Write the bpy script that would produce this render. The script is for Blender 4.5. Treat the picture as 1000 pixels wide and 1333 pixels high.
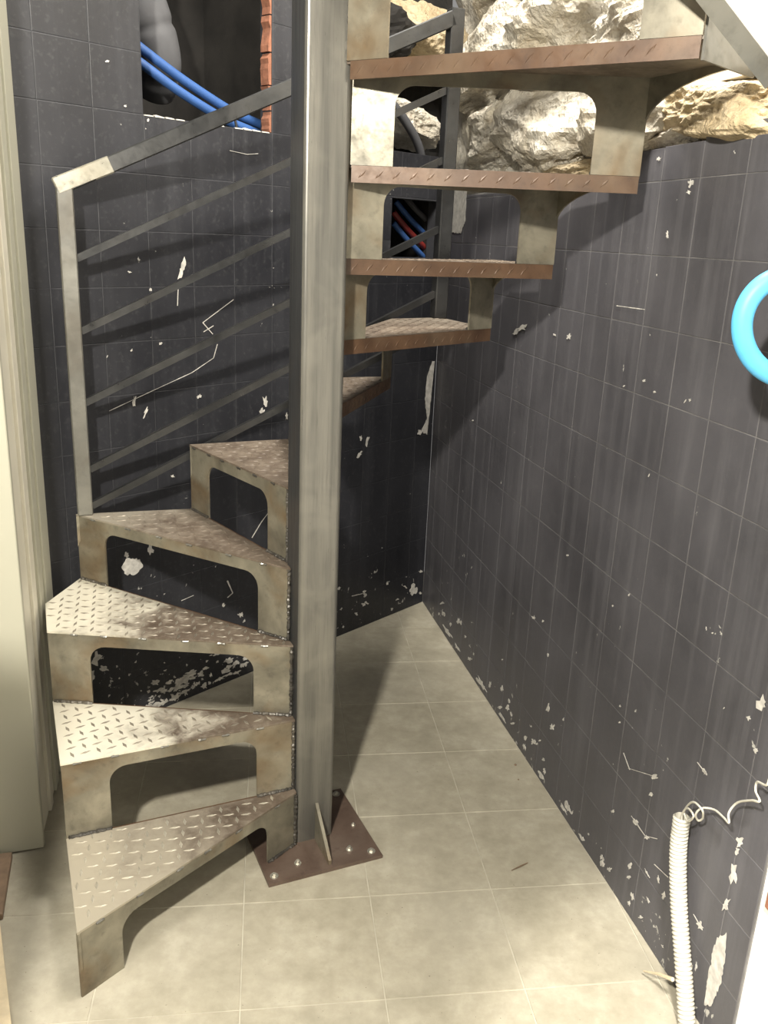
import bpy, bmesh, math, random
from mathutils import Vector, Matrix, noise

for _o in list(bpy.data.objects):
    bpy.data.objects.remove(_o, do_unlink=True)
SC = bpy.context.scene
COL = SC.collection
random.seed(7)

# ------------------------------------------------------------------ camera
F_PX, PITCH, ROLL, EYE = 1142.62, 0.306347, 0.0425456, 1.52
_cp, _sp, _cr, _sr = math.cos(PITCH), math.sin(PITCH), math.cos(ROLL), math.sin(ROLL)
FWD = Vector((0, _cp, -_sp)); _up = Vector((0, _sp, _cp)); _rt = Vector((1, 0, 0))
RT = _cr * _rt + _sr * _up
UP = -_sr * _rt + _cr * _up
cam_d = bpy.data.cameras.new('camera')
cam_d.sensor_fit = 'VERTICAL'; cam_d.sensor_height = 36.0; cam_d.sensor_width = 27.0
cam_d.lens = F_PX / 1333.0 * 36.0
cam_d.clip_start = 0.02
cam = bpy.data.objects.new('camera', cam_d); COL.objects.link(cam)
m = Matrix((RT, UP, -FWD)).transposed().to_4x4(); m.translation = Vector((0, 0, EYE))
cam.matrix_world = m
SC.camera = cam

# ------------------------------------------------------------------ light
SC.view_settings.view_transform = 'Standard'
SC.view_settings.look = 'None'
SC.view_settings.gamma = 1.0
SC.view_settings.exposure = 0.0
SC.view_settings.use_curve_mapping = False
wd = bpy.data.worlds.new('world'); SC.world = wd; wd.use_nodes = True
bg = wd.node_tree.nodes['Background']
bg.inputs[0].default_value = (1.0, 0.97, 0.93, 1); bg.inputs[1].default_value = 0.30

def lamp(name, typ, loc, energy, color, size=0.1, target=None, **kw):
    d = bpy.data.lights.new(name, typ); d.energy = energy; d.color = color
    if typ == 'AREA':
        d.shape = 'RECTANGLE'; d.size = size; d.size_y = kw.get('size_y', size)
    else:
        d.shadow_soft_size = size
    if typ == 'SPOT':
        d.spot_size = kw.get('cone', 1.0); d.spot_blend = kw.get('blend', 0.5)
    o = bpy.data.objects.new(name, d); COL.objects.link(o); o.location = loc
    if target is not None:
        o.rotation_euler = (Vector(target) - Vector(loc)).to_track_quat('-Z', 'Y').to_euler()
    return o
lamp('ceiling_lamp_light', 'POINT', (-0.45, -0.25, 2.30), 480, (1.0, 0.945, 0.83), 0.055)
lamp('stairwell_light', 'AREA', (0.25, 1.95, 3.30), 125, (1.0, 0.95, 0.86), 0.7, (0.45, 2.3, 1.9), size_y=0.7)
lamp('doorway_lamp_light', 'SPOT', (0.30, 0.20, 2.1), 430, (1.0, 0.95, 0.86), 0.10, (0.70, 1.27, 0.0), cone=math.radians(25), blend=0.45)

# ------------------------------------------------------------------ helpers
def ray(px, py):
    return FWD * F_PX + RT * (px - 500.0) - UP * (py - 666.5)
def hit(px, py, P0, n):
    d = ray(px, py); o = Vector((0, 0, EYE)); n = Vector(n)
    return o + d * ((Vector(P0) - o).dot(n) / d.dot(n))
def floor_pt(px, py, z=0.0):
    return hit(px, py, (0, 0, z), (0, 0, 1))

def tag(o, label=None, cat=None, group=None, kind=None):
    if label: o['label'] = label
    if cat: o['category'] = cat
    if group: o['group'] = group
    if kind: o['kind'] = kind
    return o
def empty(name, loc=(0, 0, 0), rz=0.0, parent=None):
    o = bpy.data.objects.new(name, None); COL.objects.link(o); o.location = loc
    o.rotation_euler = (0, 0, rz); o.parent = parent
    return o
class MB:
    def __init__(s): s.v = []; s.f = []
    def add(s, vs, fs):
        k = len(s.v); s.v += [tuple(v) for v in vs]; s.f += [tuple(i + k for i in f) for f in fs]; return s
    def box(s, x0, x1, y0, y1, z0, z1, M=None):
        vs = [Vector((x, y, z)) for z in (z0, z1) for y in (y0, y1) for x in (x0, x1)]
        if M: vs = [M @ v for v in vs]
        return s.add(vs, [(0, 2, 3, 1), (4, 5, 7, 6), (0, 1, 5, 4), (2, 6, 7, 3), (0, 4, 6, 2), (1, 3, 7, 5)])
    def prism(s, poly, off):
        """poly: 3-D planar loop, off: extrusion vector"""
        n = len(poly); off = Vector(off); poly = [Vector(q) for q in poly]
        vs = poly + [q + off for q in poly]
        fs = [tuple(range(n - 1, -1, -1)), tuple(range(n, 2 * n))]
        fs += [(i, (i + 1) % n, n + (i + 1) % n, n + i) for i in range(n)]
        return s.add(vs, fs)
    def bar(s, a, b, w, h, upv=(0, 0, 1)):
        a = Vector(a); b = Vector(b); d = (b - a).normalized(); upv = Vector(upv)
        x = d.cross(upv).normalized(); y = x.cross(d).normalized()
        poly = [a + x * (sx * w / 2) + y * (sy * h / 2) for sx, sy in ((-1, -1), (1, -1), (1, 1), (-1, 1))]
        return s.prism(poly, b - a)
    def tube(s, pts, rad, n=12, caps=True):
        pts = [Vector(q) for q in pts]; k = len(pts)
        rads = rad if isinstance(rad, (list, tuple)) else [rad] * k
        t0 = (pts[1] - pts[0]).normalized()
        ref = Vector((0, 0, 1)) if abs(t0.z) < 0.9 else Vector((1, 0, 0))
        nx = t0.cross(ref).normalized(); vs = []; fs = []
        for i in range(k):
            t = (pts[min(i + 1, k - 1)] - pts[max(i - 1, 0)]).normalized()
            nx = (nx - t * nx.dot(t)).normalized(); ny = t.cross(nx)
            for j in range(n):
                a = 2 * math.pi * j / n
                vs.append(pts[i] + (nx * math.cos(a) + ny * math.sin(a)) * rads[i])
        for i in range(k - 1):
            for j in range(n):
                fs.append((i * n + j, i * n + (j + 1) % n, (i + 1) * n + (j + 1) % n, (i + 1) * n + j))
        if caps:
            fs.append(tuple(range(n - 1, -1, -1))); fs.append(tuple(range((k - 1) * n, k * n)))
        return s.add(vs, fs)
    def build(s, name, mat, parent=None, smooth=False, loc=None, bevel=0.0):
        me = bpy.data.meshes.new(name); me.from_pydata(s.v, [], s.f); me.update()
        bm = bmesh.new(); bm.from_mesh(me); bmesh.ops.recalc_face_normals(bm, faces=bm.faces)
        if bevel > 0:
            bmesh.ops.bevel(bm, geom=list(bm.edges), offset=bevel, segments=1, affect='EDGES', profile=0.5, clamp_overlap=True)
        bm.to_mesh(me); bm.free()
        if smooth:
            for q in me.polygons: q.use_smooth = True
        me.materials.append(mat)
        o = bpy.data.objects.new(name, me); COL.objects.link(o); o.parent = parent
        if loc is not None: o.location = loc
        return o
def spline(pts, sub=8):
    pts = [Vector(q) for q in pts]; out = []
    for i in range(len(pts) - 1):
        p0 = pts[max(i - 1, 0)]; p1 = pts[i]; p2 = pts[i + 1]; p3 = pts[min(i + 2, len(pts) - 1)]
        for k in range(sub):
            t = k / sub
            out.append(0.5 * ((2 * p1) + (p2 - p0) * t + (2 * p0 - 5 * p1 + 4 * p2 - p3) * t * t + (3 * p1 - p0 - 3 * p2 + p3) * t ** 3))
    out.append(pts[-1]); return out
def clip_poly(poly, P, n):
    """keep the side where (x-P).n >= 0 (2-D)"""
    out = []
    for i in range(len(poly)):
        a = poly[i]; b = poly[(i + 1) % len(poly)]
        da = (a[0] - P[0]) * n[0] + (a[1] - P[1]) * n[1]; db = (b[0] - P[0]) * n[0] + (b[1] - P[1]) * n[1]
        if da >= 0: out.append(a)
        if (da >= 0) != (db >= 0):
            t = da / (da - db); out.append((a[0] + (b[0] - a[0]) * t, a[1] + (b[1] - a[1]) * t))
    return out

# ------------------------------------------------------------------ materials
class Mat:
    def __init__(s, name):
        s.m = bpy.data.materials.new(name); s.m.use_nodes = True; s.t = s.m.node_tree
        s.b = s.t.nodes['Principled BSDF']
    def n(s, typ, **kw):
        q = s.t.nodes.new(typ)
        for k, v in kw.items(): setattr(q, k, v)
        return q
    def link(s, a, b): s.t.links.new(a, b)
    def pos(s, world=True, scale=(1, 1, 1)):
        c = s.n('ShaderNodeNewGeometry').outputs['Position'] if world else s.n('ShaderNodeTexCoord').outputs['Object']
        mp = s.n('ShaderNodeMapping'); mp.inputs['Scale'].default_value = scale
        s.link(c, mp.inputs['Vector']); return mp.outputs['Vector']
    def noise(s, vec, scale, detail=4, rough=0.55, dist=0.0):
        q = s.n('ShaderNodeTexNoise'); q.inputs['Scale'].default_value = scale
        q.inputs['Detail'].default_value = detail; q.inputs['Roughness'].default_value = rough
        q.inputs['Distortion'].default_value = dist
        s.link(vec, q.inputs['Vector']); return q.outputs['Fac']
    def ramp(s, fac, stops, interp='LINEAR'):
        q = s.n('ShaderNodeValToRGB'); q.color_ramp.interpolation = interp
        e = q.color_ramp.elements
        while len(e) < len(stops): e.new(0.5)
        for el, (p, c) in zip(e, stops):
            el.position = p; el.color = (c, c, c, 1) if isinstance(c, (int, float)) else (*c, 1)
        s.link(fac, q.inputs['Fac']); return q.outputs['Color']
    def mix(s, fac, a, b, mode='MIX'):
        q = s.n('ShaderNodeMix', data_type='RGBA', blend_type=mode)
        for sock, val in ((q.inputs[0], fac), (q.inputs[6], a), (q.inputs[7], b)):
            if isinstance(val, (int, float)): sock.default_value = val
            elif isinstance(val, tuple): sock.default_value = (*val, 1)
            else: s.link(val, sock)
        return q.outputs[2]
    def math(s, op, a, b=0.0, clamp=False):
        q = s.n('ShaderNodeMath', operation=op, use_clamp=clamp)
        for sock, val in ((q.inputs[0], a), (q.inputs[1], b)):
            if isinstance(val, (int, float)): sock.default_value = val
            else: s.link(val, sock)
        return q.outputs[0]
    def set(s, color=None, rough=None, metal=None, spec=None):
        for k, v in (('Base Color', color), ('Roughness', rough), ('Metallic', metal), ('Specular IOR Level', spec)):
            if v is None: continue
            if isinstance(v, tuple): s.b.inputs[k].default_value = (*v, 1)
            elif isinstance(v, (int, float)): s.b.inputs[k].default_value = v
            else: s.link(v, s.b.inputs[k])
        return s
    def bump(s, h, strength=0.3, dist=0.01):
        q = s.n('ShaderNodeBump'); q.inputs['Strength'].default_value = strength; q.inputs['Distance'].default_value = dist
        s.link(h, q.inputs['Height']); s.link(q.outputs['Normal'], s.b.inputs['Normal']); return s
def plain(name, color, rough=0.5, metal=0.0, var=0.15, scale=20.0, world=False, bump=0.0):
    M = Mat(name); v = M.pos(world); f = M.noise(v, scale)
    lo = tuple(c * (1 - var) for c in color); hi = tuple(min(1, c * (1 + var)) for c in color)
    M.set(M.ramp(f, [(0.3, lo), (0.7, hi)]), rough, metal)
    if bump: M.bump(f, bump, 0.01)
    return M.m

def mat_paint(name, chip_lo, c0, c1, dust):
    """black paint over tiles, dusty smears, chipped to pale tile"""
    M = Mat(name); v = M.pos()
    cloud = M.noise(v, 2.6, 5, 0.6)
    streak = M.noise(M.pos(scale=(26, 26, 1.1)), 1.0, 4, 0.6)
    fine = M.noise(v, 70, 3, 0.6)
    base = M.mix(M.ramp(cloud, [(0.3, 0.0), (0.75, 1.0)]), c0, c1)
    base = M.mix(M.ramp(streak, [(0.50, 0.0), (0.8, 0.5)]), base, dust)
    base = M.mix(M.ramp(fine, [(0.55, 0.0), (0.8, 0.25)]), base, (0.11, 0.11, 0.11))
    # chips: sparse everywhere, dense towards the foot of the wall
    sep = M.n('ShaderNodeSeparateXYZ'); M.link(v, sep.inputs[0])
    low = M.ramp(sep.outputs['Z'], [(0.0, 1.0), (chip_lo, 0.35), (0.75, 0.0)])
    n1 = M.noise(v, 34, 5, 0.62, 0.4); n2 = M.noise(v, 5.0, 2, 0.5)
    s = M.math('ADD', n1, M.math('MULTIPLY', n2, 0.28))
    s = M.math('ADD', s, M.math('MULTIPLY', low, 0.085))
    chip = M.ramp(s, [(0.872, 0.0), (0.880, 1.0)])
    col = M.mix(chip, base, (0.42, 0.41, 0.38))
    rough = M.ramp(M.math('ADD', cloud, M.math('MULTIPLY', streak, 0.4)), [(0.4, 0.36), (0.95, 0.62)])
    M.set(col, rough, 0.0, 0.5)
    M.bump(M.math('ADD', M.noise(v, 60, 2), M.math('MULTIPLY', chip, -0.6)), 0.12, 0.004)
    return M.m

def mat_floor():
    M = Mat('floor_tile_ceramic'); v = M.pos()
    a = M.noise(v, 8.5, 7, 0.68, 0.15); b = M.noise(v, 32, 5, 0.65); d = M.noise(v, 1.7, 2)
    c = M.ramp(a, [(0.28, (0.285, 0.262, 0.20)), (0.5, (0.355, 0.325, 0.252)), (0.70, (0.43, 0.40, 0.32))])
    c = M.mix(M.ramp(b, [(0.35, 0.30), (0.6, 0.0)]), c, (0.22, 0.20, 0.15))
    c = M.mix(M.ramp(d, [(0.45, 0.0), (0.7, 0.25)]), c, (0.52, 0.49, 0.42))
    sp = M.noise(v, 140, 2, 0.5)
    c = M.mix(M.ramp(sp, [(0.735, 0.0), (0.76, 0.7)]), c, (0.10, 0.08, 0.06))
    M.set(c, M.ramp(a, [(0.3, 0.42), (0.7, 0.62)]), 0.0, 0.4)
    M.bump(b, 0.10, 0.004)
    return M.m

def mat_steel(name, lo, hi, tint, metal, rough, stretch=(1, 1, 1), sc=9.0, stain=0.5, world=False):
    M = Mat(name); v = M.pos(world, stretch)
    a = M.noise(v, sc, 5, 0.6, 0.3); b = M.noise(v, sc * 5, 4, 0.65); t = M.noise(M.pos(world), 6.5, 3, 0.5, 0.6)
    c = M.ramp(a, [(0.3, lo), (0.7, hi)])
    c = M.mix(M.ramp(t, [(0.48, 0.0), (0.72, stain)]), c, tint)
    c = M.mix(M.ramp(b, [(0.55, 0.0), (0.85, 0.5)]), c, tuple(x * 0.4 for x in lo))
    M.set(c, M.ramp(b, [(0.3, rough - 0.08), (0.7, rough + 0.12)]), metal)
    M.bump(b, 0.06, 0.003)
    return M.m

def mat_tread(name, r0, r1, bright):
    """worn bare steel at the walked-on outer end, brown patina towards the post"""
    M = Mat(name); v = M.pos(False)
    sep = M.n('ShaderNodeSeparateXYZ'); M.link(v, sep.inputs[0])
    r = M.math('SQRT', M.math('ADD', M.math('POWER', sep.outputs[0], 2.0), M.math('POWER', sep.outputs[1], 2.0)))
    a = M.noise(v, 11, 5, 0.62, 0.5); b = M.noise(v, 60, 4, 0.6)
    f = M.math('ADD', r, M.math('MULTIPLY', M.math('SUBTRACT', a, 0.5), 0.55))
    q = M.n('ShaderNodeMapRange', interpolation_type='SMOOTHSTEP')
    q.inputs[1].default_value = r0; q.inputs[2].default_value = r1; M.link(f, q.inputs[0])
    wear = q.outputs[0]
    rust = M.ramp(a, [(0.3, (0.068, 0.048, 0.034)), (0.7, (0.155, 0.122, 0.092))])
    rust = M.mix(M.ramp(b, [(0.5, 0.0), (0.8, 0.6)]), rust, (0.29, 0.25, 0.20))
    c = M.mix(wear, rust, bright)
    M.set(c, M.mix(wear, (0.55,) * 3, (0.40,) * 3), M.math('MULTIPLY', wear, 0.35))
    M.bump(b, 0.10, 0.003)
    return M.m

def mat_rock(name, lo, hi, spot):
    M = Mat(name); v = M.pos()
    a = M.noise(v, 4.5, 6, 0.65, 0.4); b = M.noise(v, 22, 6, 0.7)
    c = M.ramp(a, [(0.32, lo), (0.55, tuple((x + y) / 2 for x, y in zip(lo, hi))), (0.68, hi)])
    c = M.mix(M.ramp(b, [(0.28, 0.75), (0.5, 0.0)]), c, spot)
    M.set(c, 0.92); M.bump(M.math('ADD', b, M.noise(v, 80, 3)), 0.6, 0.02)
    return M.m

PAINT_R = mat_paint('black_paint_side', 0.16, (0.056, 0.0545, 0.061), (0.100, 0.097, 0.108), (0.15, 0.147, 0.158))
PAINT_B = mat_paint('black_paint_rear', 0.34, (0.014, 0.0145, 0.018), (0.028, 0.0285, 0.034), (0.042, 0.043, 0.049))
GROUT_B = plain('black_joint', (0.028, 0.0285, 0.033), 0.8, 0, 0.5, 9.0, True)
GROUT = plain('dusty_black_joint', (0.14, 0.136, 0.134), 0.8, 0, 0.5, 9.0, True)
FLOOR = mat_floor()
FGROUT = plain('pale_floor_joint', (0.43, 0.40, 0.325), 0.9, 0, 0.2, 12, True)
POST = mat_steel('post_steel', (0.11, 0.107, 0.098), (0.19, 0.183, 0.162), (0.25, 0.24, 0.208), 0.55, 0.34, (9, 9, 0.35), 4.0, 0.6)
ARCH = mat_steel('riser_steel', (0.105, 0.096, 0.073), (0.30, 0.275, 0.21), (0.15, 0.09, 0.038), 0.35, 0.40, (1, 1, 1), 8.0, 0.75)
POST_D = mat_steel('dark_post_steel', (0.045, 0.047, 0.05), (0.075, 0.077, 0.08), (0.08, 0.065, 0.055), 0.5, 0.36, (9, 9, 0.35), 4.0, 0.5)  # darker steel for the post sides and back
RAIL = mat_steel('rail_steel', (0.042, 0.043, 0.044), (0.088, 0.088, 0.087), (0.06, 0.055, 0.05), 0.75, 0.34, (1, 1, 1), 7.0, 0.4)
RPOST = mat_steel('rail_post_steel', (0.13, 0.127, 0.115), (0.25, 0.243, 0.215), (0.10, 0.085, 0.065), 0.5, 0.36, (1, 1, 1), 6.0, 0.6)
GROUND = mat_steel('ground_bright_steel', (0.26, 0.245, 0.20), (0.46, 0.44, 0.37), (0.22, 0.18, 0.12), 0.55, 0.32, (1, 1, 1), 8.0, 0.4)
RUST = mat_steel('rusty_fold_steel', (0.062, 0.034, 0.020), (0.125, 0.072, 0.042), (0.16, 0.112, 0.072), 0.15, 0.42, (1, 1, 1), 10.0, 0.5)
PLATE = mat_steel('base_plate_steel', (0.085, 0.055, 0.042), (0.16, 0.115, 0.09), (0.20, 0.16, 0.13), 0.25, 0.42, (1, 1, 1), 10.0, 0.5)
TREAD_W = mat_tread('tread_worn_steel', 0.22, 0.50, (0.78, 0.74, 0.62))
TREAD_1 = mat_tread('tread_first_steel', 0.16, 0.62, (0.40, 0.36, 0.285))
TREAD_3 = mat_tread('tread_third_steel', 0.34, 0.66, (0.74, 0.70, 0.58))
TREAD_M = mat_tread('tread_fourth_steel', 0.38, 0.80, (0.36, 0.325, 0.265))  # fourth tread, outer end toned darker than on the treads below
TREAD_R = mat_tread('tread_patina_steel', 0.45, 1.05, (0.27, 0.235, 0.19))
LOZ_L = mat_steel('pale_lozenge_steel', (0.34, 0.31, 0.25), (0.62, 0.58, 0.48), (0.5, 0.46, 0.38), 0.5, 0.36, (1, 1, 1), 12.0, 0.5)
LOZ_W = mat_steel('lozenge_steel', (0.20, 0.175, 0.14), (0.40, 0.36, 0.29), (0.5, 0.46, 0.38), 0.5, 0.4, (1, 1, 1), 12.0, 0.5)
WELD = mat_steel('weld_bead_steel', (0.035, 0.032, 0.028), (0.085, 0.078, 0.068), (0.17, 0.15, 0.12), 0.35, 0.42, (1, 1, 1), 40.0, 0.7)
BOLT = plain('zinc_bolt', (0.50, 0.48, 0.42), 0.35, 0.7, 0.3, 60)
ROCK = mat_rock('pale_rock', (0.44, 0.39, 0.30), (0.78, 0.74, 0.65), (0.27, 0.21, 0.14))
ROCK_Y = mat_rock('ochre_rock', (0.42, 0.32, 0.175), (0.66, 0.56, 0.40), (0.24, 0.16, 0.08))
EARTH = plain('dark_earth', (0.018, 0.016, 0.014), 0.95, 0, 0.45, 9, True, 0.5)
PLASTER = plain('white_plaster', (0.80, 0.78, 0.73), 0.85, 0, 0.06, 14, True, 0.2)
CHIP = plain('bare_tile_patch', (0.52, 0.50, 0.46), 0.7, 0, 0.25, 60, True)
BRICK = plain('terracotta_brick', (0.24, 0.10, 0.058), 0.9, 0, 0.3, 30, True, 0.4)
CREAM = plain('cream_lacquer', (0.40, 0.39, 0.315), 0.45, 0, 0.03, 3)
CREAM_D = plain('cream_profile', (0.60, 0.57, 0.48), 0.4, 0, 0.08, 6)
BLUE = plain('blue_pipe_plastic', (0.035, 0.095, 0.27), 0.5, 0, 0.1, 20)
BLUE_L = plain('sky_blue_pipe_plastic', (0.10, 0.43, 0.74), 0.5, 0, 0.06, 20)
RED = plain('red_pipe_plastic', (0.20, 0.025, 0.022), 0.4, 0, 0.1, 20)
DUCT = plain('grey_duct_cloth', (0.075, 0.075, 0.08), 0.85, 0, 0.15, 14)
WHITE_P = plain('white_conduit_plastic', (0.52, 0.50, 0.43), 0.55, 0, 0.05, 20)
WOOD = plain('brown_wood', (0.17, 0.115, 0.075), 0.7, 0, 0.3, 25)
WOOD_L = plain('pale_wood', (0.62, 0.52, 0.36), 0.6, 0, 0.15, 25)

# ------------------------------------------------------------------ walls
CRN = Vector((0.184, 3.534, 0)); DR = Vector((0.233, -0.972, 0)).normalized(); DB = Vector((-0.671, -0.741, 0)).normalized()
NR = Vector((DR.y, -DR.x, 0)); NB = Vector((-DB.y, DB.x, 0))      # both point into the room
if NR.x > 0: NR = -NR
if NB.y > 0: NB = -NB
def WR(s, z, off=0.0): return CRN + DR * s + NR * off + Vector((0, 0, z))
def WB(s, z, off=0.0): return CRN + DB * s + NB * off + Vector((0, 0, z))
def pxR(px, py, off=0.0): return hit(px, py, CRN + NR * off, NR)
def pxB(px, py, off=0.0): return hit(px, py, CRN + NB * off, NB)

ZTOP = 1.735; R_END = 2.275
JOINT = -0.0007
def slab(mb, W, s0, s1, z0, z1, o0, o1):
    mb.prism([W(s0, z0, o0), W(s1, z0, o0), W(s1, z1, o0), W(s0, z1, o0)], W(0, 0, o1) - W(0, 0, o0))
mb = MB(); slab(mb, WR, 0.0, 1.47, 0, 1.665, JOINT, -0.12); slab(mb, WR, 1.47, R_END, 0, 1.712, JOINT, -0.12)
wall_right = tag(mb.build('wall_right', GROUT), 'black painted tiled wall right of the stairs', None, None, 'structure')
mb = MB(); slab(mb, WR, R_END, 3.6, 0, ZTOP, -0.004, -0.12)
tag(mb.build('wall_right_end', PLASTER), 'white plaster wall end beside the corrugated conduit', None, None, 'structure')

HOLE = (0.856, 1.306, 1.80, 2.60)
NICHE = (0.035, 0.30, 1.44, 1.645)
ROCK_S, ROCK_Z = 0.62, 1.80
mb = MB()
B_END = 3.4
slab(mb, WB, 0.0, NICHE[0], 0, ROCK_Z, JOINT, -0.055)
slab(mb, WB, NICHE[0], NICHE[1], 0, NICHE[2], JOINT, -0.055)
slab(mb, WB, NICHE[0], NICHE[1], NICHE[3], ROCK_Z, JOINT, -0.055)
slab(mb, WB, NICHE[1], ROCK_S, 0, ROCK_Z, JOINT, -0.055)
slab(mb, WB, ROCK_S, HOLE[0], 0, 2.9, JOINT, -0.055)
slab(mb, WB, HOLE[0], HOLE[1], 0, HOLE[2], JOINT, -0.055)
slab(mb, WB, HOLE[0], HOLE[1], HOLE[3], 2.9, JOINT, -0.055)
slab(mb, WB, HOLE[1], B_END, 0, 2.9, JOINT, -0.055)
wall_back = tag(mb.build('wall_back', GROUT_B), 'black painted tiled wall behind the stairs with a broken opening', None, None, 'structure')

def wall_tiles(W, parent, mat, cols, rows, holes, smax, ztop):
    shared = {}
    T = 0.15; g = 0.0008
    for s0 in cols:
        for k in range(rows):
            z0 = k * T; a0, a1, b0, b1 = s0 + g, s0 + T - g, z0 + g, z0 + T - g
            a0 = max(a0, 0.001); a1 = min(a1, smax); b1 = min(b1, ztop(s0 + T / 2))
            if a1 - a0 < 0.006 or b1 - b0 < 0.006: continue
            skip = False
            for h in holes:
                if a0 < h[1] and a1 > h[0] and b0 < h[3] and b1 > h[2]:
                    oa = [(a0, min(a1, h[0])), (max(a0, h[1]), a1)]
                    if b0 < h[2] - 0.02 and b1 > h[2]: b1 = h[2]
                    elif b1 > h[3] + 0.02 and b0 < h[3]: b0 = h[3]
                    else:
                        oa = [q for q in oa if q[1] - q[0] > 0.015]
                        if oa: a0, a1 = oa[0]
                        else: skip = True
            if skip: continue
            w, hgt = a1 - a0, b1 - b0
            key = (round(w, 3), round(hgt, 3))
            if key not in shared:
                q = MB(); e = 0.0010
                loops = []
                for ins, off in ((0, -0.006), (0, -0.0006), (e, 0.0)):
                    loops += [W(x, z, off) - W(0, 0, 0) for x, z in ((-w/2 + ins, -hgt/2 + ins), (w/2 - ins, -hgt/2 + ins), (w/2 - ins, hgt/2 - ins), (-w/2 + ins, hgt/2 - ins))]
                fs = [(8, 9, 10, 11)]
                for L in (0, 4):
                    fs += [(L + i, L + (i + 1) % 4, L + 4 + (i + 1) % 4, L + 4 + i) for i in range(4)]
                q.add(loops, fs); o = q.build('wall_tile', mat, parent); shared[key] = o.data
            else:
                o = bpy.data.objects.new('wall_tile', shared[key]); COL.objects.link(o); o.parent = parent
            jit = random.uniform(-0.0002, 0.0002)
            o.location = W((a0 + a1) / 2, (b0 + b1) / 2, jit)
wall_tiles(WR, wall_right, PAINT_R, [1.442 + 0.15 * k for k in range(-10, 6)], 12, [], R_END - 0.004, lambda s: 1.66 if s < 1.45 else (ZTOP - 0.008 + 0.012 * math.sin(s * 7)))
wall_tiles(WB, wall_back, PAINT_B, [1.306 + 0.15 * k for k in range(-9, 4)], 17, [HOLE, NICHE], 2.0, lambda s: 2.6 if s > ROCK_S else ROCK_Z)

mb = MB(); mb.box(-2.4, -0.585, 0.60, 0.70, 0, 1.5)  # unseen wall, added to shade the lower left floor and the cabinet
tag(mb.build('added_shade_wall', PLASTER), 'unseen low white wall added left of the viewer to shade floor and cabinet', None, None, 'structure')

# dark hollow behind the broken opening, hollow brick at its edge
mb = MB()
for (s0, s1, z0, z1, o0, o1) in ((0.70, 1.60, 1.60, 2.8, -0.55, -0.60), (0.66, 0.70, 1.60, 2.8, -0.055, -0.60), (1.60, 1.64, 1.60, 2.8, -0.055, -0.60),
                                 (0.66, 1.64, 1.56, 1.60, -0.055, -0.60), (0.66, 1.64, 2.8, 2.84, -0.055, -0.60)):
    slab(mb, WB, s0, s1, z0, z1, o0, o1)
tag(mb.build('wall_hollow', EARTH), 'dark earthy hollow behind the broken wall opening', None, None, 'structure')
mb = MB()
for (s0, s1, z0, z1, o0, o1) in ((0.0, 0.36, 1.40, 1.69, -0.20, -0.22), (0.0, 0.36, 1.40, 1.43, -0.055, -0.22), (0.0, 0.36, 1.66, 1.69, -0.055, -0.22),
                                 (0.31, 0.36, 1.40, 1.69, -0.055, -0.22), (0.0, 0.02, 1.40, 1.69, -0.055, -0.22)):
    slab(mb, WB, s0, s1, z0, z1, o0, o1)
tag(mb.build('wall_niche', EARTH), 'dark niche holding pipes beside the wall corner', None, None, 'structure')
brick_edge = empty('hollow_brick_edge', WB(HOLE[0], HOLE[2]))
tag(brick_edge, 'broken terracotta hollow brick edge of the wall opening', 'brick edge')
def brick_piece(z0, z1, seed):
    rnd = random.Random(seed); q = MB(); n = 7; pr = []
    for i in range(n):
        t = i / (n - 1); pr.append((0.003 + rnd.uniform(0.0, 0.011), z0 + (z1 - z0) * t))
    poly = [(0.0, z0)] + pr + [(0.0, z1)]
    P = [WB(HOLE[0] + a, z, -0.004) for a, z in poly]
    q.prism(P, WB(0, 0, -0.040) - WB(0, 0, -0.004))
    o = q.build('brick', BRICK, brick_edge); o.matrix_parent_inverse = Matrix.Translation(-WB(HOLE[0], HOLE[2]))
for i, (z0, z1) in enumerate(((1.802, 1.86), (1.864, 1.93), (1.934, 2.02), (2.024, 2.12), (2.124, 2.24), (2.244, 2.40), (2.404, 2.598))):
    brick_piece(z0, z1, i + 3)

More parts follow.
